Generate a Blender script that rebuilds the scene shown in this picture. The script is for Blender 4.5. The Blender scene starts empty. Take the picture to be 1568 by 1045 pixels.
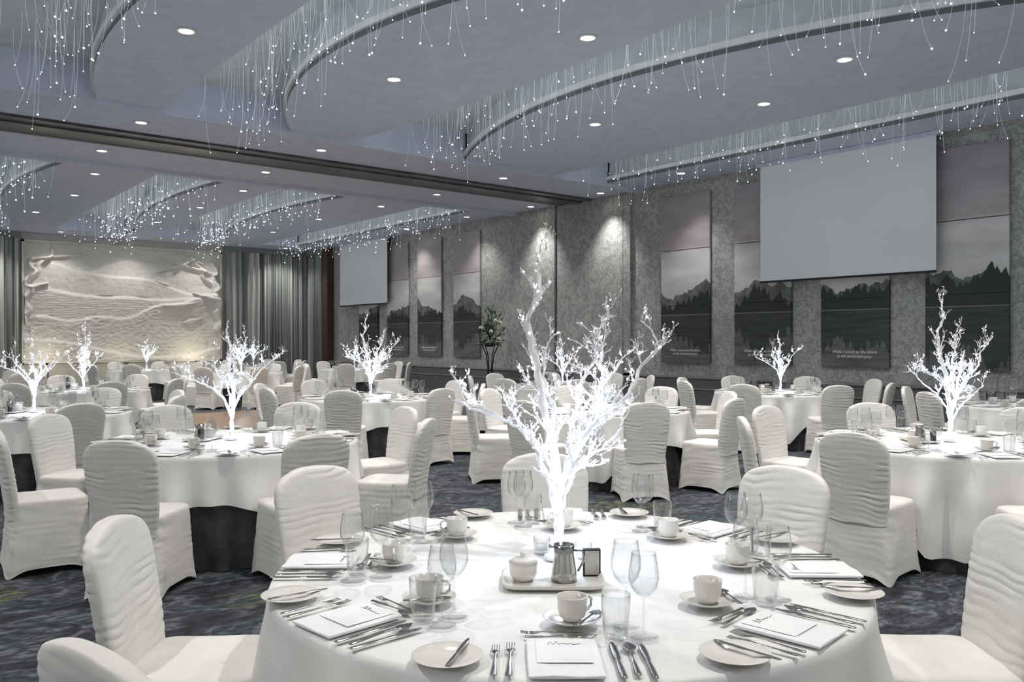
import bpy, math, random
from math import sin, cos, pi, radians, sqrt
from mathutils import Vector, Matrix, noise
random.seed(7)
TH = radians(38.7)
CT, ST = cos(TH), sin(TH)
def R2(X, Y):            # survey frame -> room frame
    return (X*CT+Y*ST, -X*ST+Y*CT)
scene = bpy.context.scene
COL = scene.collection
WX = 13.0; LY = 27.9; ZC = 4.64; ZR = 5.10; YN = -2.5; XL = -4.0
scene.view_settings.view_transform = 'Standard'
scene.view_settings.look = 'None'
scene.view_settings.exposure = 0.42

# ------------------------------------------------------------------ mesh builder
class MB:
    def __init__(s): s.v=[]; s.f=[]; s.m=[]; s.s=[]
    def add(s, vs, fs, m=0, smooth=True, M=None):
        o=len(s.v)
        s.v += [tuple(M@Vector(p)) for p in vs] if M is not None else [tuple(p) for p in vs]
        for f in fs:
            s.f.append(tuple(i+o for i in f)); s.m.append(m); s.s.append(smooth)
    def merge(s, o, M=None, mo=0):
        n=len(s.v)
        s.v += [tuple(M@Vector(p)) for p in o.v] if M is not None else list(o.v)
        s.f += [tuple(i+n for i in f) for f in o.f]
        s.m += [m+mo for m in o.m]; s.s += list(o.s)
    def box(s, c, d, m=0, M=None, smooth=False):
        x,y,z=c; a,b,h=d[0]/2,d[1]/2,d[2]/2
        vs=[(x+i*a,y+j*b,z+k*h) for k in(-1,1) for j in(-1,1) for i in(-1,1)]
        s.add(vs,[(0,2,3,1),(4,5,7,6),(0,1,5,4),(2,6,7,3),(0,4,6,2),(1,3,7,5)],m,smooth,M)
    def rings(s, rs, m=0, cap0=False, cap1=False, smooth=True, M=None, closed=True):
        n=len(rs[0]); vs=[p for r in rs for p in r]; fs=[]
        for i in range(len(rs)-1):
            for j in range(n if closed else n-1):
                k=(j+1)%n
                fs.append((i*n+j,i*n+k,(i+1)*n+k,(i+1)*n+j))
        if cap0: fs.append(tuple(range(n-1,-1,-1)))
        if cap1: fs.append(tuple((len(rs)-1)*n+j for j in range(n)))
        s.add(vs,fs,m,smooth,M)
    def lathe(s, prof, seg=24, m=0, M=None, cap0=False, cap1=False):
        s.rings([[(r*cos(2*pi*j/seg), r*sin(2*pi*j/seg), z) for j in range(seg)] for r,z in prof], m, cap0, cap1, True, M)
    def tube(s, pts, rad, seg=6, m=0, M=None):
        pts=[Vector(p) for p in pts]; rs=[]
        if not isinstance(rad,(list,tuple)): rad=[rad]*len(pts)
        up=Vector((0.13,0.27,0.95))
        for i,p in enumerate(pts):
            t=(pts[min(i+1,len(pts)-1)]-pts[max(i-1,0)])
            if t.length<1e-9: t=Vector((0,0,1))
            t.normalize()
            a=t.cross(up)
            if a.length<.15: a=t.cross(Vector((1,0,0)))
            a.normalize(); b=t.cross(a)
            rs.append([tuple(p+(a*cos(2*pi*j/seg)+b*sin(2*pi*j/seg))*rad[i]) for j in range(seg)])
        s.rings(rs,m,True,True,True,M)
    def octa(s, c, r, m=0):
        x,y,z=c
        s.add([(x+r,y,z),(x-r,y,z),(x,y+r,z),(x,y-r,z),(x,y,z+r),(x,y,z-r)],
              [(0,2,4),(2,1,4),(1,3,4),(3,0,4),(2,0,5),(1,2,5),(3,1,5),(0,3,5)],m)
    def mesh(s, name, mats):
        me=bpy.data.meshes.new(name); me.from_pydata(s.v,[],s.f)
        for mt in mats: me.materials.append(mt)
        me.polygons.foreach_set('material_index',s.m); me.polygons.foreach_set('use_smooth',s.s)
        me.update(); return me
    def obj(s, name, mats, loc=(0,0,0), rz=0, parent=None):
        return inst(name, s.mesh(name,mats), loc, rz, parent)
def inst(name, me, loc=(0,0,0), rz=0, parent=None):
    o=bpy.data.objects.new(name,me); COL.objects.link(o); o.location=loc; o.rotation_euler=(0,0,rz)
    if parent: o.parent=parent
    return o
def empty(name, loc=(0,0,0), rz=0):
    o=bpy.data.objects.new(name,None); o.empty_display_size=.1; COL.objects.link(o); o.location=loc; o.rotation_euler=(0,0,rz); return o
def T(x,y,z=0,rz=0,s=1): return Matrix.Translation((x,y,z))@Matrix.Rotation(rz,4,'Z')@Matrix.Scale(s,4)

# ------------------------------------------------------------------ materials
def base(name):
    m=bpy.data.materials.new(name); m.use_nodes=True; nt=m.node_tree
    return m,nt,nt.nodes['Principled BSDF']
def N(nt,t,**k):
    n=nt.nodes.new(t)
    for a,b in k.items(): setattr(n,a,b)
    return n
def mat(name, c, rough=.5, metal=0, c2=None, sc=5, lo=.4, hi=.6, bump=0, bs=30, em=None, es=0, stretch=(1,1,1), det=3, dist=0, sheen=0):
    m,nt,b=base(name); L=nt.links.new
    b.inputs['Base Color'].default_value=(*c,1); b.inputs['Roughness'].default_value=rough; b.inputs['Metallic'].default_value=metal
    tc=N(nt,'ShaderNodeTexCoord'); mp=N(nt,'ShaderNodeMapping'); mp.inputs['Scale'].default_value=stretch
    L(tc.outputs['Object'],mp.inputs['Vector'])
    if c2 is None: c2=tuple(x*.93 for x in c)
    n=N(nt,'ShaderNodeTexNoise'); n.inputs['Scale'].default_value=sc; n.inputs['Detail'].default_value=det; n.inputs['Distortion'].default_value=dist
    L(mp.outputs[0],n.inputs['Vector'])
    r=N(nt,'ShaderNodeValToRGB'); r.color_ramp.elements[0].position=lo; r.color_ramp.elements[1].position=hi
    r.color_ramp.elements[0].color=(*c,1); r.color_ramp.elements[1].color=(*c2,1)
    L(n.outputs['Fac'],r.inputs[0]); L(r.outputs[0],b.inputs['Base Color'])
    if bump:
        n2=N(nt,'ShaderNodeTexNoise'); n2.inputs['Scale'].default_value=bs; n2.inputs['Detail'].default_value=2
        L(mp.outputs[0],n2.inputs['Vector'])
        bp=N(nt,'ShaderNodeBump'); bp.inputs['Strength'].default_value=bump; bp.inputs['Distance'].default_value=.01
        L(n2.outputs['Fac'],bp.inputs['Height']); L(bp.outputs[0],b.inputs['Normal'])
    if em: b.inputs['Emission Color'].default_value=(*em,1); b.inputs['Emission Strength'].default_value=es
    if sheen: b.inputs['Sheen Weight'].default_value=sheen
    return m
def emat(name,c,s,sample=True):
    m=mat(name,(.8,.8,.8),.4,em=c,es=s)
    if not sample: m.cycles.emission_sampling='NONE'
    return m
m_cover=mat('ivory_chair_cover',(.75,.73,.69),.55,bump=.12,bs=14,sheen=.15)
m_cloth=mat('white_table_linen',(.77,.765,.755),.6,bump=.12,bs=5)
m_under=mat('charcoal_underlay_cloth',(.035,.038,.042),.45,c2=(.065,.07,.075),sc=8)
m_china=mat('white_china',(.74,.72,.67),.15)
m_steel=mat('polished_cutlery_steel',(.42,.41,.39),.16,1)
m_napkin=mat('linen_napkin',(.82,.82,.82),.7,bump=.1,bs=60)
m_ink=mat('black_ink',(.02,.02,.02),.5)
m_black=mat('black_metal',(.012,.012,.013),.35,.3)
m_white=mat('white_paint',(.75,.75,.74),.5)
m_ceil=mat('blue_grey_ceiling_paint',(.60,.64,.77),.85,bump=.05)
m_recess=mat('pale_recess_paint',(.60,.65,.67),.8)
m_trim=mat('ceiling_trim_lit_edge',(.76,.77,.79),.6)  # brighter colour paints in the lit lower edge of the coves
m_track=mat('dark_partition_track',(.05,.05,.055),.35,c2=(.10,.10,.10),sc=3)
m_dado=mat('dark_grey_dado',(.12,.13,.135),.5,bump=.05)
m_rail=mat('grey_rail',(.24,.25,.25),.4)
m_screen=mat('projection_screen_fabric',(.72,.745,.77),.8,c2=(.71,.735,.76),sc=1)
m_relief=mat('cream_plaster',(.76,.74,.69),.8,bump=.2,bs=45,stretch=(1,1,2.5))
m_leaf=mat('dark_foliage',(.02,.045,.018),.5,c2=(.06,.10,.03),sc=20)
m_petal=mat('white_petals',(.8,.78,.68),.6)
m_tip=emat('fiber_tip_glow',(.90,.96,1),9,False)
m_strand=mat('fiber_strand',(.7,.75,.8),.3,em=(.8,.9,1),es=.32); m_strand.cycles.emission_sampling='NONE'
m_led=emat('led_bead',(.82,.90,1),12,False)
m_lamp=emat('downlight_lens',(1,.96,.86),14)
m_cove=emat('cove_led_strip',(.92,.97,1),3.2)
m_tree,nt,b=base('white_branch_led_glow'); L=nt.links.new
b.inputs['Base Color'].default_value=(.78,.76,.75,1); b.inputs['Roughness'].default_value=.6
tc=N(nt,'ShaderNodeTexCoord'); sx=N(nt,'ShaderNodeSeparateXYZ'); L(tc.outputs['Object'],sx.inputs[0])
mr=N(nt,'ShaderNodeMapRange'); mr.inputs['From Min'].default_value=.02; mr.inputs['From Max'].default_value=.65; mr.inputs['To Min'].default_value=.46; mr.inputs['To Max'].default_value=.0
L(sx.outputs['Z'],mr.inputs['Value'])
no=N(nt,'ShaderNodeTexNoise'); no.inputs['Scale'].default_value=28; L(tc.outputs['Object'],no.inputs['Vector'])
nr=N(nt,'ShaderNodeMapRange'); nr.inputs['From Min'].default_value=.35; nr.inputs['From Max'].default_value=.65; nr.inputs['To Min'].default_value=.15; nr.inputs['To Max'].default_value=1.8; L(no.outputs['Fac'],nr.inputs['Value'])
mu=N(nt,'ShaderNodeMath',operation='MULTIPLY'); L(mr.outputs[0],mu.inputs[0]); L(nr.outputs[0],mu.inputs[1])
b.inputs['Emission Color'].default_value=(.56,.70,1,1); L(mu.outputs[0],b.inputs['Emission Strength'])  # glow of the wrapped LEDs painted into the branches, fading with height
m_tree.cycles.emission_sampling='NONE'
m_glass=bpy.data.materials.new('clear_glass'); m_glass.use_nodes=True; nt=m_glass.node_tree; L=nt.links.new
nt.nodes.clear(); out=N(nt,'ShaderNodeOutputMaterial'); mx=N(nt,'ShaderNodeMixShader'); tr=N(nt,'ShaderNodeBsdfTransparent'); gl=N(nt,'ShaderNodeBsdfGlossy')
tr.inputs[0].default_value=(.965,.968,.967,1); gl.inputs['Roughness'].default_value=.03; gl.inputs['Color'].default_value=(.85,.85,.85,1)
fr=N(nt,'ShaderNodeLayerWeight'); fr.inputs[0].default_value=.5
pw=N(nt,'ShaderNodeMath',operation='POWER'); L(fr.outputs['Facing'],pw.inputs[0]); pw.inputs[1].default_value=3.2
nz=N(nt,'ShaderNodeTexNoise'); nz.inputs['Scale'].default_value=3
nm_=N(nt,'ShaderNodeMath',operation='MULTIPLY_ADD'); L(nz.outputs['Fac'],nm_.inputs[0]); nm_.inputs[1].default_value=.015; nm_.inputs[2].default_value=.035
mm=N(nt,'ShaderNodeMath',operation='MULTIPLY_ADD'); L(pw.outputs[0],mm.inputs[0]); mm.inputs[1].default_value=.8; L(nm_.outputs[0],mm.inputs[2])
L(mm.outputs[0],mx.inputs[0]); L(tr.outputs[0],mx.inputs[1]); L(gl.outputs[0],mx.inputs[2]); L(mx.outputs[0],out.inputs[0])
# carpet
m_carpet,nt,b=base('patterned_carpet'); L=nt.links.new
tc=N(nt,'ShaderNodeTexCoord')
mp=N(nt,'ShaderNodeMapping'); mp.inputs['Scale'].default_value=(1.0,1.7,1); mp.inputs['Rotation'].default_value=(0,0,.5); L(tc.outputs['Object'],mp.inputs[0])
def noi(sc,det,dist=0,vec=None):
    n=N(nt,'ShaderNodeTexNoise'); n.inputs['Scale'].default_value=sc; n.inputs['Detail'].default_value=det; n.inputs['Distortion'].default_value=dist; L(vec or mp.outputs[0],n.inputs['Vector']); return n
def ramp(src,els):
    r=N(nt,'ShaderNodeValToRGB'); cr=r.color_ramp
    while len(cr.elements)<len(els): cr.elements.new(.5)
    for e,(p,c) in zip(cr.elements,els): e.position=p; e.color=(*c,1)
    L(src,r.inputs[0]); return r
r1=ramp(noi(2.2,7,1.0).outputs['Fac'],[(.38,(.014,.016,.022)),(.46,(.030,.034,.043)),(.52,(.085,.092,.105)),(.56,(.028,.032,.040)),(.63,(.024,.044,.052)),(.70,(.07,.075,.088))])
r2=ramp(noi(13,5,.6).outputs['Fac'],[(.42,(.45,.45,.45)),(.58,(1.5,1.5,1.5))])
r3=ramp(noi(1.0,5,.8,tc.outputs['Object']).outputs['Fac'],[(.58,(0,0,0)),(.63,(1,1,1))])
r4=ramp(noi(11,5).outputs['Fac'],[(.49,(0,0,0)),(.57,(1,1,1))])
mxa=N(nt,'ShaderNodeMix',data_type='RGBA',blend_type='MULTIPLY'); mxa.inputs[0].default_value=1; L(r1.outputs[0],mxa.inputs[6]); L(r2.outputs[0],mxa.inputs[7])
mm=N(nt,'ShaderNodeMath',operation='MULTIPLY'); L(r3.outputs[0],mm.inputs[0]); L(r4.outputs[0],mm.inputs[1])
mm2=N(nt,'ShaderNodeMath',operation='MULTIPLY'); L(mm.outputs[0],mm2.inputs[0]); mm2.inputs[1].default_value=.65
mxb=N(nt,'ShaderNodeMix',data_type='RGBA'); L(mm2.outputs[0],mxb.inputs[0]); L(mxa.outputs[2],mxb.inputs[6]); mxb.inputs[7].default_value=(.12,.145,.03,1)
L(mxb.outputs[2],b.inputs['Base Color']); b.inputs['Roughness'].default_value=.95
# wallpaper
m_wall,nt,b=base('mottled_damask_wallpaper'); L=nt.links.new
tc=N(nt,'ShaderNodeTexCoord'); mp=N(nt,'ShaderNodeMapping'); L(tc.outputs['Object'],mp.inputs[0])
r1=ramp(noi(6.5,4,1.6).outputs['Fac'],[(.42,(.26,.268,.265)),(.50,(.325,.332,.325)),(.58,(.385,.39,.375))])
r2=ramp(noi(32,4).outputs['Fac'],[(.38,(.76,.76,.76)),(.62,(1.12,1.12,1.12))])
mxa=N(nt,'ShaderNodeMix',data_type='RGBA',blend_type='MULTIPLY'); mxa.inputs[0].default_value=1; L(r1.outputs[0],mxa.inputs[6]); L(r2.outputs[0],mxa.inputs[7])
L(mxa.outputs[2],b.inputs['Base Color']); b.inputs['Roughness'].default_value=.6
# landscape photo panels
m_pano,nt,b=base('mountain_lake_panorama_print'); L=nt.links.new
ge=N(nt,'ShaderNodeNewGeometry'); sp=N(nt,'ShaderNodeSeparateXYZ'); L(ge.outputs['Position'],sp.inputs[0])
def n1d(sc,det):
    n=N(nt,'ShaderNodeTexNoise',noise_dimensions='1D'); n.inputs['Scale'].default_value=sc; n.inputs['Detail'].default_value=det; n.inputs['Roughness'].default_value=.6; L(sp.outputs['Y'],n.inputs['W']); return n
def mth(op,a,bb,c=None):
    n=N(nt,'ShaderNodeMath',operation=op)
    for i,v in enumerate((a,bb,c)):
        if v is None: continue
        if hasattr(v,'is_linked'): L(v,n.inputs[i])
        else: n.inputs[i].default_value=v
    return n.outputs[0]
def mixc(f,a,bb):
    n=N(nt,'ShaderNodeMix',data_type='RGBA')
    for i,v in ((0,f),(6,a),(7,bb)):
        if hasattr(v,'is_linked'): L(v,n.inputs[i])
        else: n.inputs[i].default_value=v
    return n.outputs[2]
hillh=mth('MULTIPLY_ADD',n1d(.75,5).outputs['Fac'],1.0,-.05)
tr_=mth('ABSOLUTE',mth('SUBTRACT',mth('FRACT',mth('MULTIPLY_ADD',n1d(3,2).outputs['Fac'],2.0,mth('MULTIPLY',sp.outputs['Y'],7.0)),0),.5),0)
nearw=N(nt,'ShaderNodeMapRange'); nearw.inputs['From Min'].default_value=8.0; nearw.inputs['From Max'].default_value=5.0; nearw.inputs['To Min'].default_value=0; nearw.inputs['To Max'].default_value=.16; L(sp.outputs['Y'],nearw.inputs['Value'])
treeh=mth('ADD',mth('MULTIPLY_ADD',tr_,-.22,mth('MULTIPLY_ADD',n1d(1.5,8).outputs['Fac'],.80,-.07)),nearw.outputs[0])
zz=mth('SUBTRACT',sp.outputs['Z'],2.02)
az=mth('ABSOLUTE',zz,0)
mh=mth('LESS_THAN',zz,hillh); mt=mth('LESS_THAN',zz,treeh)
sky=N(nt,'ShaderNodeMapRange'); sky.inputs['From Min'].default_value=2.2; sky.inputs['From Max'].default_value=4.4; L(sp.outputs['Z'],sky.inputs['Value'])
rs=ramp(sky.outputs[0],[(0,(.50,.50,.50)),(.35,(.58,.58,.57)),(.48,(.52,.51,.51)),(.52,(.37,.33,.34)),(1,(.29,.27,.285))])
cn=N(nt,'ShaderNodeTexNoise'); cn.inputs['Scale'].default_value=1.2; cn.inputs['Detail'].default_value=5
cm=N(nt,'ShaderNodeMapping'); cm.inputs['Scale'].default_value=(1,1,3); L(ge.outputs['Position'],cm.inputs[0]); L(cm.outputs[0],cn.inputs['Vector'])
rc=ramp(cn.outputs['Fac'],[(.35,(.85,.85,.85)),(.7,(1.15,1.15,1.15))])
x0=N(nt,'ShaderNodeMix',data_type='RGBA',blend_type='MULTIPLY'); x0.inputs[0].default_value=1; L(rs.outputs[0],x0.inputs[6]); L(rc.outputs[0],x0.inputs[7])
hn=N(nt,'ShaderNodeTexNoise'); hn.inputs['Scale'].default_value=5; hn.inputs['Detail'].default_value=8; L(ge.outputs['Position'],hn.inputs['Vector'])
rh=ramp(hn.outputs['Fac'],[(.35,(.06,.068,.066)),(.65,(.16,.168,.165))])
c1_=mixc(mh,x0.outputs[2],rh.outputs[0])
c2_=mixc(mt,c1_,(.012,.019,.014,1))
rf=mth('LESS_THAN',az,mth('MULTIPLY_ADD',treeh,1.5,.12))
wn=N(nt,'ShaderNodeTexNoise'); wn.inputs['Scale'].default_value=2; wn.inputs['Detail'].default_value=6
wm=N(nt,'ShaderNodeMapping'); wm.inputs['Scale'].default_value=(1,.8,9); L(ge.outputs['Position'],wm.inputs[0]); L(wm.outputs[0],wn.inputs['Vector'])
rw=ramp(wn.outputs['Fac'],[(.35,(.060,.066,.063)),(.68,(.14,.146,.142))])
rw2=ramp(wn.outputs['Fac'],[(.35,(.016,.022,.019)),(.72,(.045,.053,.05))])
lk=mixc(rf,rw.outputs[0],rw2.outputs[0])
sh=mth('LESS_THAN',az,.018); lk2=mixc(sh,lk,(.14,.145,.14,1))
ml=mth('LESS_THAN',zz,0)
x4=mixc(ml,c2_,lk2)
L(x4,b.inputs['Base Color']); b.inputs['Roughness'].default_value=.5
# curtain stripes
m_curt,nt,b=base('striped_satin_curtain'); L=nt.links.new
ge=N(nt,'ShaderNodeNewGeometry'); sp=N(nt,'ShaderNodeSeparateXYZ'); L(ge.outputs['Position'],sp.inputs[0])
ad=N(nt,'ShaderNodeMath',operation='ADD'); L(sp.outputs['X'],ad.inputs[0]); L(sp.outputs['Y'],ad.inputs[1])
n=N(nt,'ShaderNodeTexNoise',noise_dimensions='1D'); n.inputs['Scale'].default_value=6; n.inputs['Detail'].default_value=3; L(ad.outputs[0],n.inputs['W'])
rr=ramp(n.outputs['Fac'],[(.40,(.09,.10,.10)),(.5,(.26,.28,.27)),(.6,(.55,.57,.53))])
L(rr.outputs[0],b.inputs['Base Color']); b.inputs['Roughness'].default_value=.4
m_wood=mat('parquet_wood',(.22,.13,.07),.3,c2=(.30,.19,.11),sc=6,stretch=(1,8,1))
m_brown=mat('dark_wood',(.07,.04,.03),.4)

# ------------------------------------------------------------------ room shell
b=MB(); b.box(((WX+XL)/2,(LY+YN)/2,-.05),(WX-XL,LY-YN,.1)); b.obj('floor',[m_carpet])
b=MB(); b.box((WX+.1,(LY+YN)/2,2.6),(.2,LY-YN,5.2)); b.obj('wall_right',[m_wall])
b=MB(); b.box(((WX+XL)/2,LY+.1,2.6),(WX-XL+.4,.2,5.2)); b.obj('wall_back',[m_relief])
b=MB(); b.box(((WX+XL)/2,(LY+YN)/2,ZR+.05),(WX-XL,LY-YN,.1)); b.obj('ceiling',[m_recess])
b=MB(); b.box((WX-.015,(LY+YN)/2,.41),(.03,LY-YN,.82)); b.obj('baseboard_right',[m_dado])
b=MB(); b.box((WX-.03,(LY+YN)/2,.80),(.06,LY-YN,.05)); b.box((WX-.025,(LY+YN)/2,.57),(.05,LY-YN,.02)); b.box((WX-.03,(LY+YN)/2,.07),(.06,LY-YN,.14)); b.obj('trim_1',[m_rail])
for yy in (7.9,10.9,16.6,4.3):
    b=MB(); b.box((WX-.036,yy,.45),(.012,.15,.09),0); b.box((WX-.044,yy-.035,.45),(.006,.03,.03),1); b.box((WX-.044,yy+.035,.45),(.006,.03,.03),1); b.obj('wall_socket',[m_rail,m_black])
b=MB()
b.box((WX-.03,12.30,2.68),(.06,.20,3.9),0); b.obj('trim_2',[m_wall])
b=MB(); b.box((WX-.01,14.60,2.68),(.02,.05,3.9)); b.box((WX-.01,12.44,2.68),(.02,.03,3.9)); b.obj('trim_3',[m_track])
b=MB(); b.box((WX-.02,4.60,2.68),(.04,.04,3.9)); b.obj('trim_4',[m_rail])

def near_room(i):
    f={1:lambda y:2.15+.05*(y-8.8)**2, 2:lambda y:4.2+.08*(y-8.2)**2, 3:lambda y:7.35+.062*(y-7.6)**2, 4:lambda y:11.97}[i]
    n={1:lambda y:.3, 2:lambda y:3.4-.0*(y-8.2)**2, 3:lambda y:6.55-.012*(y-7.6)**2, 4:lambda y:10.6}[i]
    return n,f
def far_room(i):
    f={1:lambda y:2.75+.03*(y-20)**2, 2:lambda y:5.75+.025*(y-19.5)**2, 3:lambda y:8.3+.028*(y-20)**2, 4:lambda y:11.97}[i]
    n={1:lambda y:1.3, 2:lambda y:4.7, 3:lambda y:7.1, 4:lambda y:10.7}[i]
    return n,f
def slab(name, xl, xr, y0, y1, n=40):
    b=MB(); ys=[y0+(y1-y0)*i/n for i in range(n+1)]
    def strip(fn1,z1,fn2,z2,m,sm=False):
        vs=[];fs=[]
        for y in ys: vs += [(fn1(y),y,z1),(fn2(y),y,z2)]
        for i in range(n): fs.append((2*i,2*i+1,2*i+3,2*i+2))
        b.add(vs,fs,m,sm)
    strip(xl,ZC,xr,ZC,0)
    e=lambda f,d:(lambda y:f(y)+d)
    strip(xl,ZC,xl,ZC+.06,3,True); strip(xl,ZC+.06,e(xl,-.04),ZC+.06,2); strip(e(xl,-.04),ZC+.06,e(xl,-.04),ZC+.13,2,True); strip(e(xl,-.04),ZC+.13,e(xl,.05),ZC+.13,2); strip(e(xl,.05),ZC+.13,e(xl,.05),ZR,1,True)  # lowest strip in dark material paints the shadow line along the lip
    strip(xr,ZC,xr,ZR,1,True)
    for y in (y0,y1): b.add([(xl(y),y,ZC),(xr(y),y,ZC),(xr(y),y,ZR),(xl(y),y,ZR)],[(0,1,2,3)],1,False)
    return b.obj(name,[m_ceil,m_recess,m_trim,m_dado])
YA0,YA1,YB0,YB1=YN,11.9,16.3,26.4
c=lambda v:(lambda y:v)
for (fn,y0,y1) in ((near_room,YA0,YA1),(far_room,YB0,YB1)):
    edges=[c(XL)]
    for i in (1,2,3,4):
        n_,f_=fn(i); edges+= [n_,f_]
    edges.append(c(WX))
    for k in range(5):
        l,r=edges[2*k],edges[2*k+1]
        slab('ceiling_soffit',(lambda l,r:(lambda y:min(l(y),r(y)-.5)))(l,r),r,y0,y1)
    for i in (1,2,3,4):
        n_,f_=fn(i)
        b=MB(); m=30
        vs=[];fs=[]
        for j in range(m+1):
            y=max(y0,-1)+.3+(y1-max(y0,-1)-.6)*j/m
            vs+=[(n_(y)+.02,y,ZC+.10),(n_(y)+.02,y,ZC+.16)]
        for j in range(m): fs.append((2*j,2*j+1,2*j+3,2*j+2))
        b.add(vs,fs,0,False); b.obj('cove_light_strip',[m_cove])
        b=MB(); far=fn is far_room
        ys=max(y0,1.0); cnt=int((y1-ys)*(20 if far else 18))
        for _ in range(cnt):
            y=random.uniform(ys+.1,y1-.15); w0,w1=n_(y)+.15,f_(y)-.08
            if w1-w0<.1: continue
            w1=min(w1,w0+2.2)
            x=random.uniform(w0,w1) if random.random()<.35 else random.uniform(max(w0,w1-.7),w1)
            ln=random.uniform(.38,.85) if random.random()<.75 else random.uniform(.75,1.15)
            a=random.uniform(0,2*pi); k=random.uniform(.02,.16)
            pts=[(x+cos(a)*k*t*t*t,y+sin(a)*k*t*t*t,ZR-ln*t) for t in (0,.35,.6,.8,.92,1)]
            pts=[(min(p[0],f_(p[1])-.06),p[1],p[2]) for p in pts]
            b.tube(pts,.0012 if not far else .0015,3,0)
            b.octa(pts[-1],random.choice((.0055,.006,.007,.011))*(1.3 if far else 1),1)
        b.obj('fiber_optic_lights',[m_strand,m_tip])
b=MB(); b.box(((WX+XL)/2,(YA1+YB0)/2,(ZC+ZR)/2),(WX-XL,YB0-YA1,ZR-ZC)); b.obj('ceiling_bulkhead',[m_ceil])
b=MB(); b.box(((WX+XL)/2,(YB1+LY)/2,(ZC+ZR)/2),(WX-XL,LY-YB1,ZR-ZC)); b.obj('ceiling_soffit',[m_ceil])
b=MB()
b.box(((WX+XL)/2,13.45,ZC-.02),(WX-XL,.12,.04),0); b.box(((WX+XL)/2,14.4,ZC-.02),(WX-XL,.06,.04),1)
b.box(((WX+XL)/2,13.9,ZC-.012),(WX-XL,.9,.024),2); b.box(((WX+XL)/2,13.85,ZC-.035),(WX-XL,.30,.03),0)
b.obj('partition_track',[m_track,m_rail,m_dado])
b=MB(); b.box(((WX+XL)/2,12.0,ZC-.03),(WX-XL,.22,.06)); b.box(((WX+XL)/2,16.15,ZC-.03),(WX-XL,.2,.06)); b.obj('trim_5',[m_ceil])

# ------------------------------------------------------------------ downlights
b=MB()
b.lathe([(.075,0.0),(.105,0.0),(.108,-.008),(.075,-.012),(.072,.0)],28,0); b.lathe([(.074,-.003),(.001,-.004)],28,1)
me_dl=b.mesh('downlight',[m_white,m_lamp])
def downlight(x,y,e=120,ang=125,z=ZC):
    o=inst('recessed_downlight',me_dl,(x,y,z-.001))
    l=bpy.data.lights.new('lamp','SPOT'); l.energy=e; l.spot_size=radians(ang); l.spot_blend=.9; l.shadow_soft_size=.06; l.color=(1,.965,.915)
    lo=bpy.data.objects.new('lamp',l); COL.objects.link(lo); lo.parent=o; lo.location=(0,0,-.03)
for x,y in [(2.75,8.7),(5.2,8.75),(6.05,6.3),(8.55,8.75),(8.75,5.0),(9.55,6.6),(2.8,4.5),(5.3,3.2),(8.9,1.5),(-1.2,3),(-1.2,8),(2.7,1.0),(5.6,-.5)]: downlight(x,y,230)
for x in (-.5,3.4,6.2,10.0):
    downlight(x,12.75,160); downlight(x,15.05,160)
for y in (12.75,15.05): downlight(12.62,y,230,85)
for y in (10.3,): downlight(12.3,y,110,90)
for x in (3.8,6.55,9.7): 
    for y in (17.2,20,23.2): downlight(x+random.uniform(-.1,.2),y,185)
for y in (17.3,20.2): downlight(12.4,y,110,100)
for x in (3.0,5.0,7.0,9.1,11.8): downlight(x,26.95,75 if 4<x<10 else 130,125)

# ------------------------------------------------------------------ right wall panels, screens
def text_obj(parent, s, loc, size):
    cu=bpy.data.curves.new('lettering','FONT'); cu.body=s; cu.size=size; cu.align_x='CENTER'; cu.extrude=.001; cu.shear=.3
    o=bpy.data.objects.new('lettering',cu); COL.objects.link(o); cu.materials.append(m_white); o.location=loc; o.rotation_euler=(pi/2,0,-pi/2); o.parent=parent
K=WX/12.6
for (a,bb,tx) in [(3.06,4.2,0),(4.75,5.89,0),(6.44,7.58,1),(8.13,9.28,1),(9.83,11.0,1),(16.95,18.1,0),(18.68,19.84,1),(20.35,21.5,1),(22.05,23.2,0)]:
    a*=K; bb*=K
    b=MB()
    for z0,z1 in ((1.07,2.19),(2.195,3.285),(3.295,4.37)):
        b.box((WX-.04,(a+bb)/2,(z0+z1)/2),(.04,bb-a,z1-z0-.004))
    o=b.obj('landscape_wall_panel',[m_pano])
    if tx: text_obj(o,'While I stood on the shore\nat the pavement grey',(WX-.062,(a+bb)/2,1.30),.07)
def screen(y0,y1,z0):
    b=MB(); x=WX-.22
    b.box((x,(y0+y1)/2,(z0+ZC)/2),(.012,y1-y0,ZC-z0-.02),0)
    b.box((x,(y0+y1)/2,z0+.01),(.03,y1-y0,.035),1); b.box((x+.02,(y0+y1)/2,ZC-.035),(.12,y1-y0+.1,.06),2)
    b.obj('projection_screen',[m_screen,m_black,m_ceil])
screen(5.84,8.90,2.53); screen(21.9,24.9,2.62)
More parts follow.
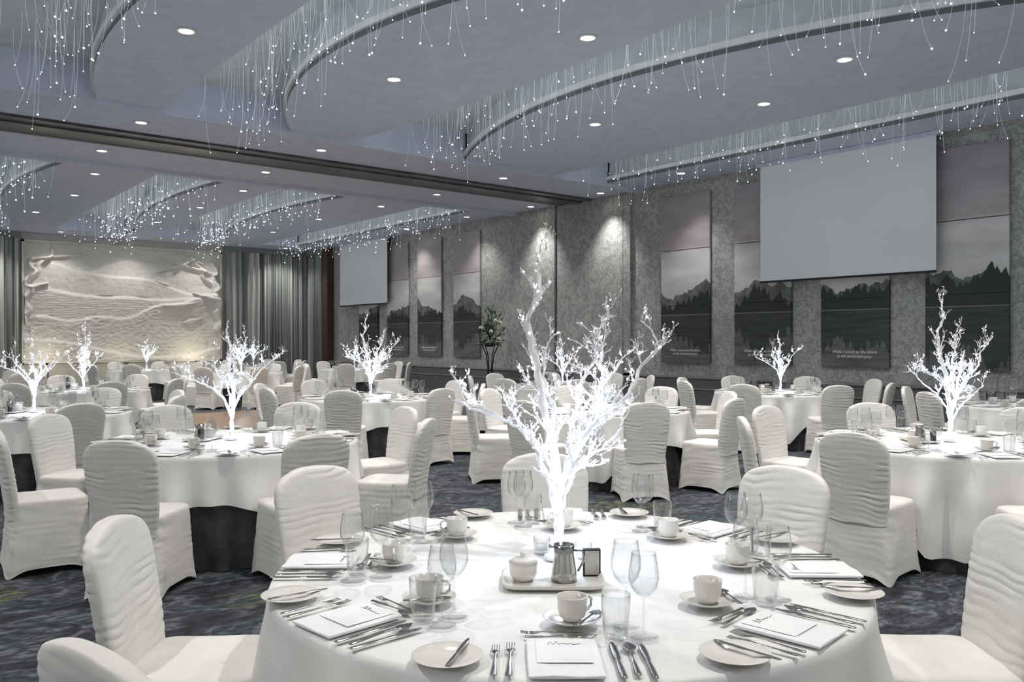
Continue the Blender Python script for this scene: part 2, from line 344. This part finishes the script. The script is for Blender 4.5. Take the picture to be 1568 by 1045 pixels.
# ------------------------------------------------------------------ back wall
def sst(t): t=max(0,min(1,t)); return t*t*(3-2*t)
b=MB(); nx,nz_=300,190; x0_,x1_=4.2,9.87; z0_,z1_=.9,4.38
vs=[];fs=[]
def segd(px,pz,ax,az,bx,bz):
    dx,dz=bx-ax,bz-az; t=max(0,min(1,((px-ax)*dx+(pz-az)*dz)/(dx*dx+dz*dz)))
    return math.hypot(px-ax-t*dx,pz-az-t*dz),t
BR=[(.0,.35,.035,.85,.030),(.03,.72,.14,.96,.020),(.03,.86,.26,.92,.013),(.02,.62,.12,.66,.012),(1.,.30,.965,.9,.035),(.97,.66,.84,.95,.024),(.97,.80,.70,.90,.015),(.90,.90,.76,.97,.011),(.98,.56,.86,.62,.013),(.84,.92,.66,.80,.011)]
for j in range(nz_+1):
    for i in range(nx+1):
        u=i/nx; v=j/nz_; x=x0_+(x1_-x0_)*u; z=z0_+(z1_-z0_)*v
        h=.05
        c0=.86+.05*sin(u*9+2)+.03*sin(u*17)
        c1=.74+.09*sin(u*5+.6)+.04*sin(u*11+1); c2=.62+.05*sin(u*6+2.4)-.08*sst((u-.45)/.3)
        c3=.38+.22*sst((u-.35)/.6)+.02*sin(u*22); c4=.12+.08*sin(u*5+1.4)
        for cc,d in ((c0,.04),(c1,.07),(c2,.06),(c3,.06),(c4,.07)): h+=d*sst((cc-v)/.03)*(1-.75*sst((cc-v)/.26))
        nzv=noise.noise(Vector((x*4,z*12,1)))
        h+=.006*nzv+.008*noise.noise(Vector((x*9,z*9,5)))
        if v>c2: h+=.05*max(0,noise.noise(Vector((x*1.8+3,z*1.8,7))))
        if c3<v<c2: h+=.012*abs(sin(z*46+2*nzv))
        if v<c3: h+=.014*(1-abs(noise.noise(Vector((x*5,z*9,9)))*2.4))
        for (ax,az,bx,bz,w) in BR:
            wv=.012*sin(v*40+ax*9)
            d,t=segd((u+wv)*1.63,v,ax*1.63,az,bx*1.63,bz); w2=w*(1.3-.7*t)
            if d<w2: h+=.15*sqrt(1-(d/w2)**2)
        for (px,pz,l,an) in ((.76,.50,.15,.10),(.68,.70,.08,-.3),(.84,.36,.11,.25)):
            du=(u-px)*1.6; dv=v-pz-.35*(u-px)**2*4; e=(du*cos(an)+dv*sin(an))/l; g=(-du*sin(an)+dv*cos(an))/(l*.15*(1.1-.8*abs(e)))if abs(e)<1 else 9
            q=1-e*e-g*g
            if q>0: h+=.09*sqrt(q)
        vs.append((x,LY-.002-h,z))
for j in range(nz_):
    for i in range(nx):
        a=j*(nx+1)+i; fs.append((a,a+1,a+nx+2,a+nx+1))
b.add(vs,fs,0,True)
for p in (((x0_-.03),(z0_+z1_)/2,.06,z1_-z0_+.12),((x1_+.03),(z0_+z1_)/2,.06,z1_-z0_+.12),((x0_+x1_)/2,z1_+.03,x1_-x0_+.12,.06),((x0_+x1_)/2,z0_-.03,x1_-x0_+.12,.06)):
    b.box((p[0],LY-.08,p[1]),(p[2],.15,p[3]),0)
b.obj('landscape_bas_relief',[m_relief])
for x,e in ((4.7,9),(8.9,12),(6.8,5)):
    b=MB(); b.lathe([(.05,0),(.06,.03),(.055,.08),(.05,.08)],16,0,cap0=True)
    b.tube([(0,0,.05),(0,0,.80)],.015,8); b.lathe([(.05,.80),(.06,.84),(.055,.88),(.05,.88)],16,0,cap0=True)
    o=b.obj('wall_uplighter',[m_black],(x,LY-.8,0.0))
    l=bpy.data.lights.new('lamp','POINT'); l.energy=e*1.0; l.shadow_soft_size=.05; l.color=(1,.88,.66)
    lo=bpy.data.objects.new('lamp',l); COL.objects.link(lo); lo.parent=o; lo.location=(0,-.02,.95)
def curtain(x0,y0,x1,y1,name='pleated_curtain'):
    b=MB(); n=int(math.hypot(x1-x0,y1-y0)*40); dx,dy=(x1-x0)/n,(y1-y0)/n; l=math.hypot(dx,dy); px,py=-dy/l,dx/l
    rs=[]
    for k,z in enumerate((.01,1,2,3,4,ZC-.16)):
        row=[]
        for i in range(n+1):
            t=i*l; w=.05*sin(t*32+.6*sin(t*5)+.1*k)*(1.1-.05*k)
            row.append((x0+dx*i+px*w,y0+dy*i+py*w,z))
        rs.append(row)
    b.rings(rs,0,closed=False); b.box(((x0+x1)/2,(y0+y1)/2,ZC-.082),(abs(x1-x0)+.1,abs(y1-y0)+.14,.16),1)
    b.obj(name,[m_curt,m_rail])
curtain(10.03,LY-.22,12.80,LY-.22); curtain(.8,LY-.22,4.05,LY-.22); curtain(12.82,LY-.5,12.82,LY-1.6)
b=MB(); b.box((12.86,LY-1.95,2.3),(.22,.35,4.6)); b.obj('trim_6',[m_brown])
b=MB(); b.box((6.8,15.6,.006),(4.6,4.0,.012)); b.obj('dance_floor',[m_wood])

# ------------------------------------------------------------------ chair
def chair_mesh(seed):
    b=MB(); n=80
    def rr(hw,y0,y1,a,p=.32):
        ca,sa=cos(a),sin(a)
        x=hw*math.copysign(abs(ca)**p,ca); y=(y0+y1)/2+(y1-y0)/2*math.copysign(abs(sa)**p,sa)
        return x,y
    rs=[]; m=50
    for k in range(m+1):
        t=k/m; z=.455*t; fl=(1-t)**1.2
        ring=[]
        for j in range(n):
            a=2*pi*j/n
            x,y=rr(.212+.038*fl,-.225-.055*fl,.222+.03*fl,a)
            side=cos(2*a)**2
            bow=-.018*side*fl*(1.6 if abs(cos(a))>.7 else 1)
            fold=.004*noise.noise(Vector((x*5,y*5+seed,z*22+x*8+y*6)))+.006*noise.noise(Vector((x*14+seed,y*14,z*5)))
            fold+=.0018*sin(z*2*pi/.042+5*noise.noise(Vector((x*5,y*5,seed+z*4))))*min(1,t*2)*max(0,noise.noise(Vector((x*4,y*4,z*5+seed)))*2+.3)
            d=bow+fold; L_=math.hypot(x,y)
            ring.append((x*(1+d/L_),y*(1+d/L_),z+.045*side*(1-t)**5+.001))
        rs.append(ring)
    for s_,zz in ((.985,.468),(.95,.477),(.85,.483),(.65,.488),(.4,.490),(.15,.491),(.02,.491)):
        ring=[]
        for j in range(n):
            a=2*pi*j/n; x,y=rr(.212,-.225,.222,a); x*=s_; y*=s_
            ring.append((x,y,zz+.004*noise.noise(Vector((x*9,y*9,seed)))))
        rs.append(ring)
    b.rings(rs,0,cap1=True)
    rs=[]; zt=.78; H=.15
    secs=[]
    for k in range(120): z=.36+(zt-.36)*k/119; secs.append((z,1,1))
    for k in range(1,33):
        q=k/32*pi/2; secs.append((zt+H*sin(q)**(2/2.7),max(cos(q),.0005)**(2/2.7),max(cos(q),.001)**.35))
    for z,wf,tf in secs:
        t=(z-.40)/.53; tp=max(0,t)
        hw=(.192+.030*sin(min(1,tp*1.25)*pi/2))*wf; yc=-.198-.085*tp**1.2; th=.035*tf
        ring=[]
        for j in range(n):
            a=2*pi*j/n; ca,sa=cos(a),sin(a)
            x=hw*math.copysign(abs(ca)**.45,ca); yy=th*math.copysign(abs(sa)**.6,sa)
            yy+= .012*(1-(x/.22)**2)*(-1)
            side=1 if sa>0 else -1
            warp=6.0*noise.noise(Vector((x*3.5,z*4,seed*3+side)))+2.6*noise.noise(Vector((x*8.0,z*12,seed+side*5)))
            ph=z*2*pi/.034+warp+1.2*side+x*7
            w=sin(ph)*.75+.25*sin(2*ph+1)
            am=max(.12,.45+1.5*noise.noise(Vector((x*6,z*9,seed+9*side))))
            amp=.0022*am*min(1,wf*1.6)*max(0,min(1,(z-.36)/.08))
            dd=amp*w+.0018*noise.noise(Vector((x*9,z*38,seed)))
            ring.append((x*(1+.25*dd/.2),yc+yy+dd*side,z+.004*sin(x*30+seed)*wf))
        rs.append(ring)
    b.rings(rs,0,cap1=True)
    return b.mesh('dining_chair',[m_cover])
chair_me=[chair_mesh(1.3),chair_mesh(7.7),chair_mesh(13.1)]

# ------------------------------------------------------------------ tablecloth
RT=.935
def table_parts(seed):
    b=MB(); n=200; rs=[]
    for r in (.02,.3,.6,.8,.88,.92): 
        rs.append([(r*cos(2*pi*j/n),r*sin(2*pi*j/n),.75) for j in range(n)])
    def drop(a):
        q=max(abs(cos(a)),abs(sin(a))); return min(.66,1.25/q-RT)
    for k in range(0,29):
        t=k/28; row=[]
        for j in range(n):
            a=2*pi*j/n; d=drop(a); s=d*t
            fa=.45+.55*(d-.3)/.34
            w=sin(a*17+2.2*sin(a*3+seed)+1.1*sin(a*7)+seed)
            amp=.060*sst(s/.35)*fa
            r=RT+.010*min(1,s/.02)+.045*sst(s/.6)+amp*w+.008*noise.noise(Vector((a*4,s*4,seed)))*min(1,s*8)
            z=.75-s if s>.012 else .75-s*s/.012*.5
            row.append((r*cos(a),r*sin(a),z if s<=.012 else .75-s+.006))
        rs.append(row)
    b.rings(rs,0,cap0=True)
    me1=b.mesh('tablecloth',[m_cloth])
    b=MB(); rs=[]
    for k,z in enumerate((.735,.6,.4,.2,.004)):
        rs.append([((.875+.020*sin(a*22+sin(a*5))*(k/4)+.03*k/4)*cos(a),(.875+.020*sin(a*22+sin(a*5))*(k/4)+.03*k/4)*sin(a),z) for a in [2*pi*j/n for j in range(n)]])
    b.rings(rs,0,cap0=True)
    me2=b.mesh('underlay_cloth',[m_under])
    b=MB(); b.lathe([(.0,.73),(.85,.73),(.85,.70),(.06,.70),(.05,.06),(.3,.02),(.3,0.0)],24)
    me3=b.mesh('pedestal',[m_black])
    return me1,me2,me3
tme=table_parts(.7)

# ------------------------------------------------------------------ tableware
def strip_piece(b,secs,th=.0016,m=0,M=None):
    rs=[]
    for y,w,z in secs: rs.append([(-w,y,z),(-w*.6,y,z+th),(w*.6,y,z+th),(w,y,z),(w*.6,y,z-th*.4),(-w*.6,y,z-th*.4)])
    b.rings(rs,m,True,True,True,M)
def mk_fork(s=1):
    b=MB(); strip_piece(b,[(-.10,.006,.003),(-.095,.0085,.003),(-.06,.007,.003),(0,.003,.005),(.035,.003,.006),(.045,.009,.005),(.056,.0115,.003),(.062,.0115,.003)],.002)
    for i in range(4): x=-.0095+.0063*i; strip_piece(b,[(.060,.0018,.003),(.08,.0017,.003),(.098,.0009,.006)],.0014,0,Matrix.Translation((x,0,0)))
    return b
def mk_knife():
    b=MB(); strip_piece(b,[(-.11,.006,.003),(-.105,.009,.003),(-.05,.0085,.003),(0,.006,.003),(.005,.009,.003),(.05,.0105,.003),(.09,.0095,.003),(.108,.005,.003),(.113,.001,.003)],.0022); return b
def mk_spoon(l=1):
    b=MB(); strip_piece(b,[(-.10*l,.005,.003),(-.095*l,.0085,.003),(-.06*l,.007,.003),(0,.0028,.005),(.045*l,.003,.006)],.002)
    rs=[]
    for k in range(9):
        q=k/8; r=sin(q*pi)**.7*.018*(1.15-.3*q) if 0<q<1 else .001
        rs.append([(r*cos(a),.042*l+.058*l*q,.0065-.004*sin(q*pi)*(1 if sin(a)<0 else .2)+.001*sin(a)) for a in [2*pi*j/12 for j in range(12)]])
    b.rings(rs,0,True,True); return b
fork,knife,spoon=mk_fork(),mk_knife(),mk_spoon(); tspoon=mk_spoon(.68)
def lath(prof,seg,m=0,c0=False): b=MB(); b.lathe(prof,seg,m,None,c0); return b
def mk_plate(seg): return lath([(.001,.004),(.045,.004),(.055,.007),(.082,.014),(.084,.0155),(.082,.0165),(.054,.010),(.044,.0065),(.001,.0065)],seg)
def mk_cup(seg):
    b=lath([(.001,.003),(.03,.003),(.034,.006),(.060,.011),(.075,.019),(.0765,.0205),(.074,.0205),(.058,.0135),(.03,.0085),(.001,.0085)],seg)
    b.lathe([(.001,.010),(.024,.010),(.026,.014),(.034,.022),(.0385,.04),(.040,.072),(.0415,.074),(.0385,.074),(.037,.04),(.030,.022),(.001,.017)],seg)
    b.tube([(.038,0,.064),(.052,0,.066),(.062,0,.056),(.060,0,.040),(.048,0,.030),(.036,0,.028)],[.004,.004,.0045,.0045,.004,.004],6)
    return b
def mk_wine(seg,h=.20,rb=.036):
    k=h/.20
    return lath([(.001,.0),(.034,.0005),(.035,.002),(.010,.005),(.0045,.012),(.0035,.03),(.0035,.085*k),(.006,.095*k),(.020,.103*k),(.031,.117*k),(rb,.138*k),(rb*.98,.158*k),(rb*.86,.185*k),(rb*.80,.20*k),(rb*.77,.20*k),(rb*.83,.185*k),(rb*.95,.158*k),(rb*.965,.138*k),(.029,.118*k),(.018,.105*k),(.001,.099*k)],seg)
def mk_tumbler(seg):
    return lath([(.001,.0),(.028,.0),(.031,.003),(.037,.09),(.037,.112),(.0355,.112),(.0355,.09),(.029,.012),(.001,.010)],seg)
def mk_napkin():
    b=MB(); rs=[]
    for z,e in ((.0,-.002),(.003,.001),(.006,.0),(.0075,-.004)):
        rs.append([(x*(1+e*5),y*(1+e*5),z+(.002*sin(x*40+y*30) if z>.004 else 0)) for x,y in [(-.085,-.115),(-.03,-.117),(.03,-.115),(.085,-.115),(.086,0),(.085,.115),(.03,.117),(-.03,.115),(-.085,.115),(-.086,0)]])
    b.rings(rs,0,True,True,False)
    b.box((.0,.03,.0098),(.13,.15,.0006),0)
    pts=[(-.035,.065),(-.03,.088),(-.022,.068),(-.014,.088),(-.008,.068),(0,.074),(.004,.07),(.008,.074),(.014,.068),(.02,.074),(.026,.068),(.045,.072)]
    b.tube([(x,y,.0104) for x,y in pts],.0008,4,1)
    return b
def setting(seg,fn):
    j=lambda a:random.uniform(-a,a)
    fn('bread_plate','plate',T(.815+j(.01),-.325,0,0))
    fn('butter_knife','knife',T(.825+j(.01),-.30,.0155,pi/2+j(.25),.8))
    fn('folded_napkin','napkin',T(.815,-.05+j(.006),0,pi/2+j(.04)))
    fn('dinner_fork','fork',T(.82,-.180,0,pi/2+j(.05))); fn('dinner_fork','fork',T(.825,-.215,0,pi/2+j(.05),.92))
    fn('dinner_knife','knife',T(.824,.070,0,pi/2+j(.04))); fn('dinner_knife','knife',T(.828,.140,0,pi/2+j(.04),.95))
    fn('soup_spoon','spoon',T(.818,.106,0,pi/2+j(.04)))
    fn('dessert_spoon','spoon',T(.672,-.06+j(.01),0,0+j(.04),.9))
    if seg>20: fn('dessert_fork','fork',T(.644,-.07,0,pi+j(.04),.85))
    fn('coffee_cup','cup',T(.560+j(.01),-.015+j(.015),0,random.uniform(.6,2.2)))
    fn('teaspoon','tspoon',T(.600,.02,.0215,pi*.3+j(.4)))
    fn('wine_glass','wine',T(.668+j(.006),.165+j(.01),0,0,1.06)); fn('wine_glass','wine2',T(.588+j(.008),.125+j(.01),0,0,1.04))
    fn('water_tumbler','tumbler',T(.668+j(.006),.085+j(.005)))
def kinds(seg):
    return {'plate':mk_plate(seg),'knife':knife,'fork':fork,'spoon':spoon,'tspoon':tspoon,'cup':mk_cup(seg),'napkin':mk_napkin(),
      'wine':mk_wine(seg),'wine2':mk_wine(seg,.215,.038),'tumbler':mk_tumbler(seg)}
kmats={'plate':[m_china],'knife':[m_steel],'fork':[m_steel],'spoon':[m_steel],'tspoon':[m_steel],'cup':[m_china],'napkin':[m_napkin,m_ink],'wine':[m_glass],'wine2':[m_glass],'tumbler':[m_glass]}
K40=kinds(40); K14=kinds(14)
hero_me={k:v.mesh(k,kmats[k]) for k,v in K40.items()}
allm=[m_china,m_steel,m_napkin,m_ink,m_glass,m_white,m_black]
mi={'plate':0,'knife':1,'fork':1,'spoon':1,'tspoon':1,'cup':0,'napkin':2,'wine':4,'wine2':4,'tumbler':4}
def tray(b,seg):
    o=[]
    for (hx,hy,z) in ((.135,.085,.0),(.15,.10,.003),(.157,.107,.016),(.152,.102,.016),(.14,.09,.006)):
        o.append([(hx*math.copysign(abs(cos(a))**.3,cos(a)),hy*math.copysign(abs(sin(a))**.3,sin(a)),z) for a in [2*pi*j/32 for j in range(32)]])
    b.rings(o,0,True,True)
    M1=T(-.09,.0,.006); b.lathe([(.001,0),(.03,0),(.042,.02),(.045,.05),(.043,.054),(.046,.056),(.03,.068),(.008,.072),(.010,.082),(.001,.085)],seg,0,M1)
    M2=T(.035,-.01,.006); b.lathe([(.001,0),(.040,0),(.038,.03),(.030,.085),(.033,.112),(.031,.112),(.028,.085),(.001,.07)],seg,1,M2)
    b.tube([(.065,-.01,.10),(.092,-.01,.098),(.097,-.01,.07),(.078,-.01,.035)],[.004]*4,6,1); b.box((-.002,-.01,.112),(.02,.018,.006),1)
    b.box((.125,.045,.048),(.055,.02,.085),6); b.box((.125,.033,.05),(.045,.003,.075),1)
trb=MB(); tray(trb,32)
lowb=MB()
for i in range(8):
    R=Matrix.Rotation(i*pi/4,4,'Z')
    setting(14,lambda nm,k,M:lowb.merge(K14[k],R@M,mi[k]))
tb=MB(); tray(tb,14); lowb.merge(tb,T(.0,-.22,0,0))
low_me=lowb.mesh('place_settings',allm)

# ------------------------------------------------------------------ LED trees
def mk_tree(limbs, seed, ntw, tl=.15):
    rnd=random.Random(seed); b=MB(); leds=[]
    def limb(pts,r0,r1,depth):
        P=[Vector(p) for p in pts]; out=[]
        for i in range(len(P)-1):
            p0=P[max(i-1,0)];p1=P[i];p2=P[i+1];p3=P[min(i+2,len(P)-1)]
            for k in range(5):
                t=k/5
                q=.5*((2*p1)+(p2-p0)*t+(2*p0-5*p1+4*p2-p3)*t*t+(-p0+3*p1-3*p2+p3)*t**3)
                j=.005 if depth==0 else .003
                out.append(q+Vector((rnd.uniform(-j,j),rnd.uniform(-j,j),rnd.uniform(-j,j))))
        out.append(P[-1]); n=len(out)
        rad=[(r0+(r1-r0)*(i/(n-1))**.85)*rnd.uniform(.85,1.15) for i in range(n)]
        b.tube(out,rad,9 if depth==0 else 5,0)
        return out,rad
    def twigs(out,rad,n,ln,depth):
        for _ in range(n):
            i=rnd.randint(int(len(out)*(.25 if depth==1 else .2)),len(out)-2)
            p=out[i]; t=(out[i+1]-out[i]).normalized()
            a=rnd.uniform(0,2*pi); side=Vector((cos(a),sin(a)*.8,rnd.uniform(-.1,.7))).normalized()
            d=(t*.6+side*.7+Vector((0,0,.25))).normalized()
            l=ln*rnd.uniform(.45,1.1); pts=[p]
            for k in range(3):
                d=(d+Vector((rnd.uniform(-.35,.35),rnd.uniform(-.35,.35),rnd.uniform(-.2,.35)))).normalized()
                pts.append(pts[-1]+d*l/3)
            r0=min(rad[i]*.65,.007 if depth==1 else .004)
            o2,rd=limb(pts,r0,.0018 if depth==1 else .0013,depth)
            if depth<3: twigs(o2,rd,4 if depth==1 else 2,ln*.5,depth+1)
            for q in range(0,len(o2),3):
                if rnd.random()<(.11 if o2[q].z<.65 else .04): leds.append((o2[q],rd[q]))
    for pts,r0,r1,nt_ in limbs:
        out,rad=limb(pts,r0,r1,0)
        twigs(out,rad,int(nt_*ntw),tl,1)
        for q,(p,r) in enumerate(zip(out,rad)):
            if rnd.random()<(.85 if p.z<.5 else .35): leds.append((p,r))
    for p,r in leds:
        a=rnd.uniform(0,2*pi); v=Vector((cos(a),sin(a),rnd.uniform(-.3,.3)))
        b.octa(tuple(p+v*(r+.001)),rnd.choice((.0022,.003,.0045)),1)
    b.lathe([(.001,0),(.045,0),(.045,.012),(.02,.02),(.001,.02)],20,2)
    return b.mesh('led_branch_tree',[m_tree,m_led,m_white])
hero=[([(0,0,0),(.005,0,.15),(-.01,.01,.33),(-.04,.0,.50),(-.07,.02,.66),(-.10,.01,.80),(-.06,.0,.92),(-.075,0,1.01)],.020,.006,12),
 ([(-.03,0,.38),(-.01,.02,.50),(-.045,.03,.62),(-.03,.04,.74)],.011,.003,6),
 ([(.0,0,.18),(.035,-.02,.33),(.09,-.03,.42),(.16,-.02,.49),(.24,-.03,.56),(.29,0,.66),(.375,-.01,.75)],.016,.004,12),
 ([(.005,0,.12),(-.035,-.03,.28),(-.09,-.05,.40),(-.15,-.04,.46),(-.24,-.06,.50),(-.35,-.05,.54)],.012,.003,8),
 ([(.01,0,.16),(.05,.03,.27),(.11,.04,.34),(.17,.05,.38),(.23,.06,.44)],.010,.003,8),
 ([(.04,0,.36),(.07,.05,.50),(.09,.07,.60),(.14,.09,.70),(.15,.10,.79)],.011,.003,12),
 ([(.05,0,.34),(.13,.05,.46),(.17,.06,.58),(.23,.09,.67)],.010,.003,8),
 ([(0,0,.2),(-.03,.08,.33),(-.10,.15,.42),(-.17,.18,.50)],.009,.003,4),
 ([(0,0,.14),(.03,-.07,.26),(.05,-.15,.34),(.10,-.2,.42)],.009,.003,3)]
t_hero=mk_tree(hero,5,1.0,.125)
v2=[([(0,0,0),(0.01,0,.16),(.02,.01,.34),(-.02,.02,.52),(0,.0,.68),(-.03,.02,.80),(-.02,0,.90)],.019,.005,10),
 ([(.0,0,.20),(.06,-.02,.33),(.14,0,.42),(.22,.05,.52),(.36,.04,.64)],.014,.004,8),
 ([(.0,0,.18),(-.06,0,.32),(-.16,.03,.40),(-.26,.0,.45),(-.42,-.02,.51)],.013,.004,8),
 ([(.0,0,.25),(.02,.1,.40),(-.03,.18,.52),(.02,.24,.66)],.011,.003,6),
 ([(.0,0,.25),(-.02,-.1,.40),(-.10,-.16,.52),(-.12,-.2,.68)],.011,.003,6)]
t_gen=mk_tree(v2,11,.85,.14)
def tree(me,x,y,rz,e):
    o=inst('led_branch_tree',me,(x,y,.757),rz)
    for (lx,ly,lz,k) in ((.05,-.06,.24,.6),(-.05,.07,.42,.4)):
        l=bpy.data.lights.new('lamp','POINT'); l.energy=e*k; l.shadow_soft_size=.006; l.color=(.64,.77,1)
        lo=bpy.data.objects.new('lamp',l); COL.objects.link(lo); lo.parent=o; lo.location=(lx,ly,lz)

# ------------------------------------------------------------------ place the tables
tabs=[ # survey X,Y, chair angle offset
 (.175,2.78,270,'hero'),(-2.12,6.35,264,1),(3.25,6.25,267,1),(3.95,12.4,280,1),(1.0,9.3,280,1),(-1.9,11.3,268,1),(-5.0,8.8,270,1)]
def inv(x,y): return (x*CT-y*ST, x*ST+y*CT)
for x,y,a in ((9.4,10.4,275),(2.95,14.2,265),(10.9,3.7,280),(10.9,20.4,270),(7.4,19.4,255),(6.3,23.1,280),(9.6,24.2,270),(1.6,18.6,260)):
    tabs.append((*inv(x,y),a,2))
ci=0
for X,Y,a0,kind in tabs:
    x,y=R2(X,Y); rr_=radians(a0)-TH
    e=empty('round_banquet_table',(x,y,0),rr_+.35+random.uniform(-.1,.1))
    for nm,me in zip(('tablecloth','underlay_cloth','pedestal'),tme): inst(nm,me,parent=e)
    for i in range(8):
        a=rr_+i*pi/4+(random.uniform(-.03,.03) if kind!='hero' else {6:.05,2:-.04,7:.10}.get(i,0))
        rad=1.215+(random.uniform(-.01,.05) if kind!='hero' else {7:.04,6:-.04,2:-.03}.get(i,0))
        o=inst('dining_chair',chair_me[ci%3],(x+rad*cos(a),y+rad*sin(a),0),a+pi/2+(random.uniform(-.09,.09) if kind!='hero' else {0:0,1:.05,2:.0,3:-.05,4:.04,5:.06,6:0,7:.05}[i])); ci+=1
    if kind=='hero':
        for i in range(8):
            Rm=T(x,y,.7565)@Matrix.Rotation(rr_+i*pi/4,4,'Z')
            def put(nm,k,M):
                o=inst(nm,hero_me[k]); o.matrix_world=Rm@M
            setting(40,put)
        o=trb.obj('serving_tray',allm,(*R2(X-.05,Y-.18),.7565),-TH)
        tx,ty=R2(X-.02,Y+.10); tree(t_hero,tx,ty,-TH,4.0)
        for (dx,dy) in ((-.07,.10),(.07,.03)):
            cb=MB(); cb.lathe([(.001,0),(.028,0),(.03,.055),(.029,.055),(.026,.01),(.001,.01)],24,4); cb.lathe([(.001,.01),(.02,.01),(.02,.03),(.001,.03)],24,5)
            cb.obj('tealight_holder',allm,(*R2(X+dx,Y+dy+.08),.7565))
    else:
        inst('place_settings',low_me,(x,y,.7565),rr_)
        tree(t_gen if ci%3 else t_hero,x,y,random.uniform(0,6.28) if kind==2 else -TH+random.choice((0,.3,-.3,.2)),3.0)

# ------------------------------------------------------------------ flower stand
fx,fy=R2(-.80,20.2)
fx=12.35
b=MB()
for i in range(4):
    a=i*pi/2+.4
    b.tube([(.30*cos(a),.30*sin(a),.0),(.12*cos(a),.12*sin(a),.35),(.06*cos(a),.06*sin(a),.8),(.10*cos(a),.10*sin(a),1.15),(.24*cos(a),.24*sin(a),1.42)],.014,8,0)
for z,r in ((.02,.3),(.8,.07),(1.42,.24)):
    b.tube([(r*cos(q),r*sin(q),z) for q in [2*pi*k/24 for k in range(25)]],.012,6,0)
b.lathe([(.001,1.36),(.10,1.37),(.17,1.46),(.16,1.46),(.001,1.42)],20,0)
rnd=random.Random(3)
for _ in range(420):
    th=rnd.uniform(0,2*pi); ph=rnd.uniform(-.3,1.5); l=rnd.uniform(.1,.55)*(.7+.5*sin(ph))
    d=Vector((cos(th)*cos(ph)*.75,sin(th)*cos(ph)*.75,sin(ph)*1.35)); p=Vector((0,0,1.5))+d*l
    s=rnd.uniform(.05,.10); u=d.normalized(); w=u.cross(Vector((rnd.uniform(-1,1),rnd.uniform(-1,1),rnd.uniform(-1,1)))).normalized()
    b.add([p,p+u*s*.5+w*s*.25,p+u*s*1.2,p+u*s*.5-w*s*.25],[(0,1,2,3)],1,False)
for _ in range(6):
    th=rnd.uniform(0,2*pi); z=rnd.uniform(1.55,2.0); r=.24
    for k in range(6):
        q=k*pi/3; b.octa((r*cos(th)+.03*cos(q),r*sin(th)+.03*sin(q),z+.02*sin(2*q)),.03,2)
for _ in range(26):
    th=rnd.uniform(0,2*pi); k=rnd.uniform(.1,.35); b.tube([(0,0,1.5),(k*.4*cos(th),k*.4*sin(th),1.8),(k*cos(th),k*sin(th),rnd.uniform(2.0,2.35))],[.005,.004,.002],4,1)
b.obj('flower_arrangement_stand',[m_black,m_leaf,m_petal],(fx,fy,0))

# ------------------------------------------------------------------ world, camera
w=bpy.data.worlds.new('World'); scene.world=w; w.use_nodes=True
w.node_tree.nodes['Background'].inputs[0].default_value=(.97,.98,1,1); w.node_tree.nodes['Background'].inputs[1].default_value=.35
cam=bpy.data.cameras.new('camera'); cam.lens=29.6; cam.sensor_width=36; cam.clip_end=200
co=bpy.data.objects.new('camera',cam); COL.objects.link(co); co.location=(0,0,1.5); co.rotation_euler=(pi/2,0,-TH)
scene.camera=co
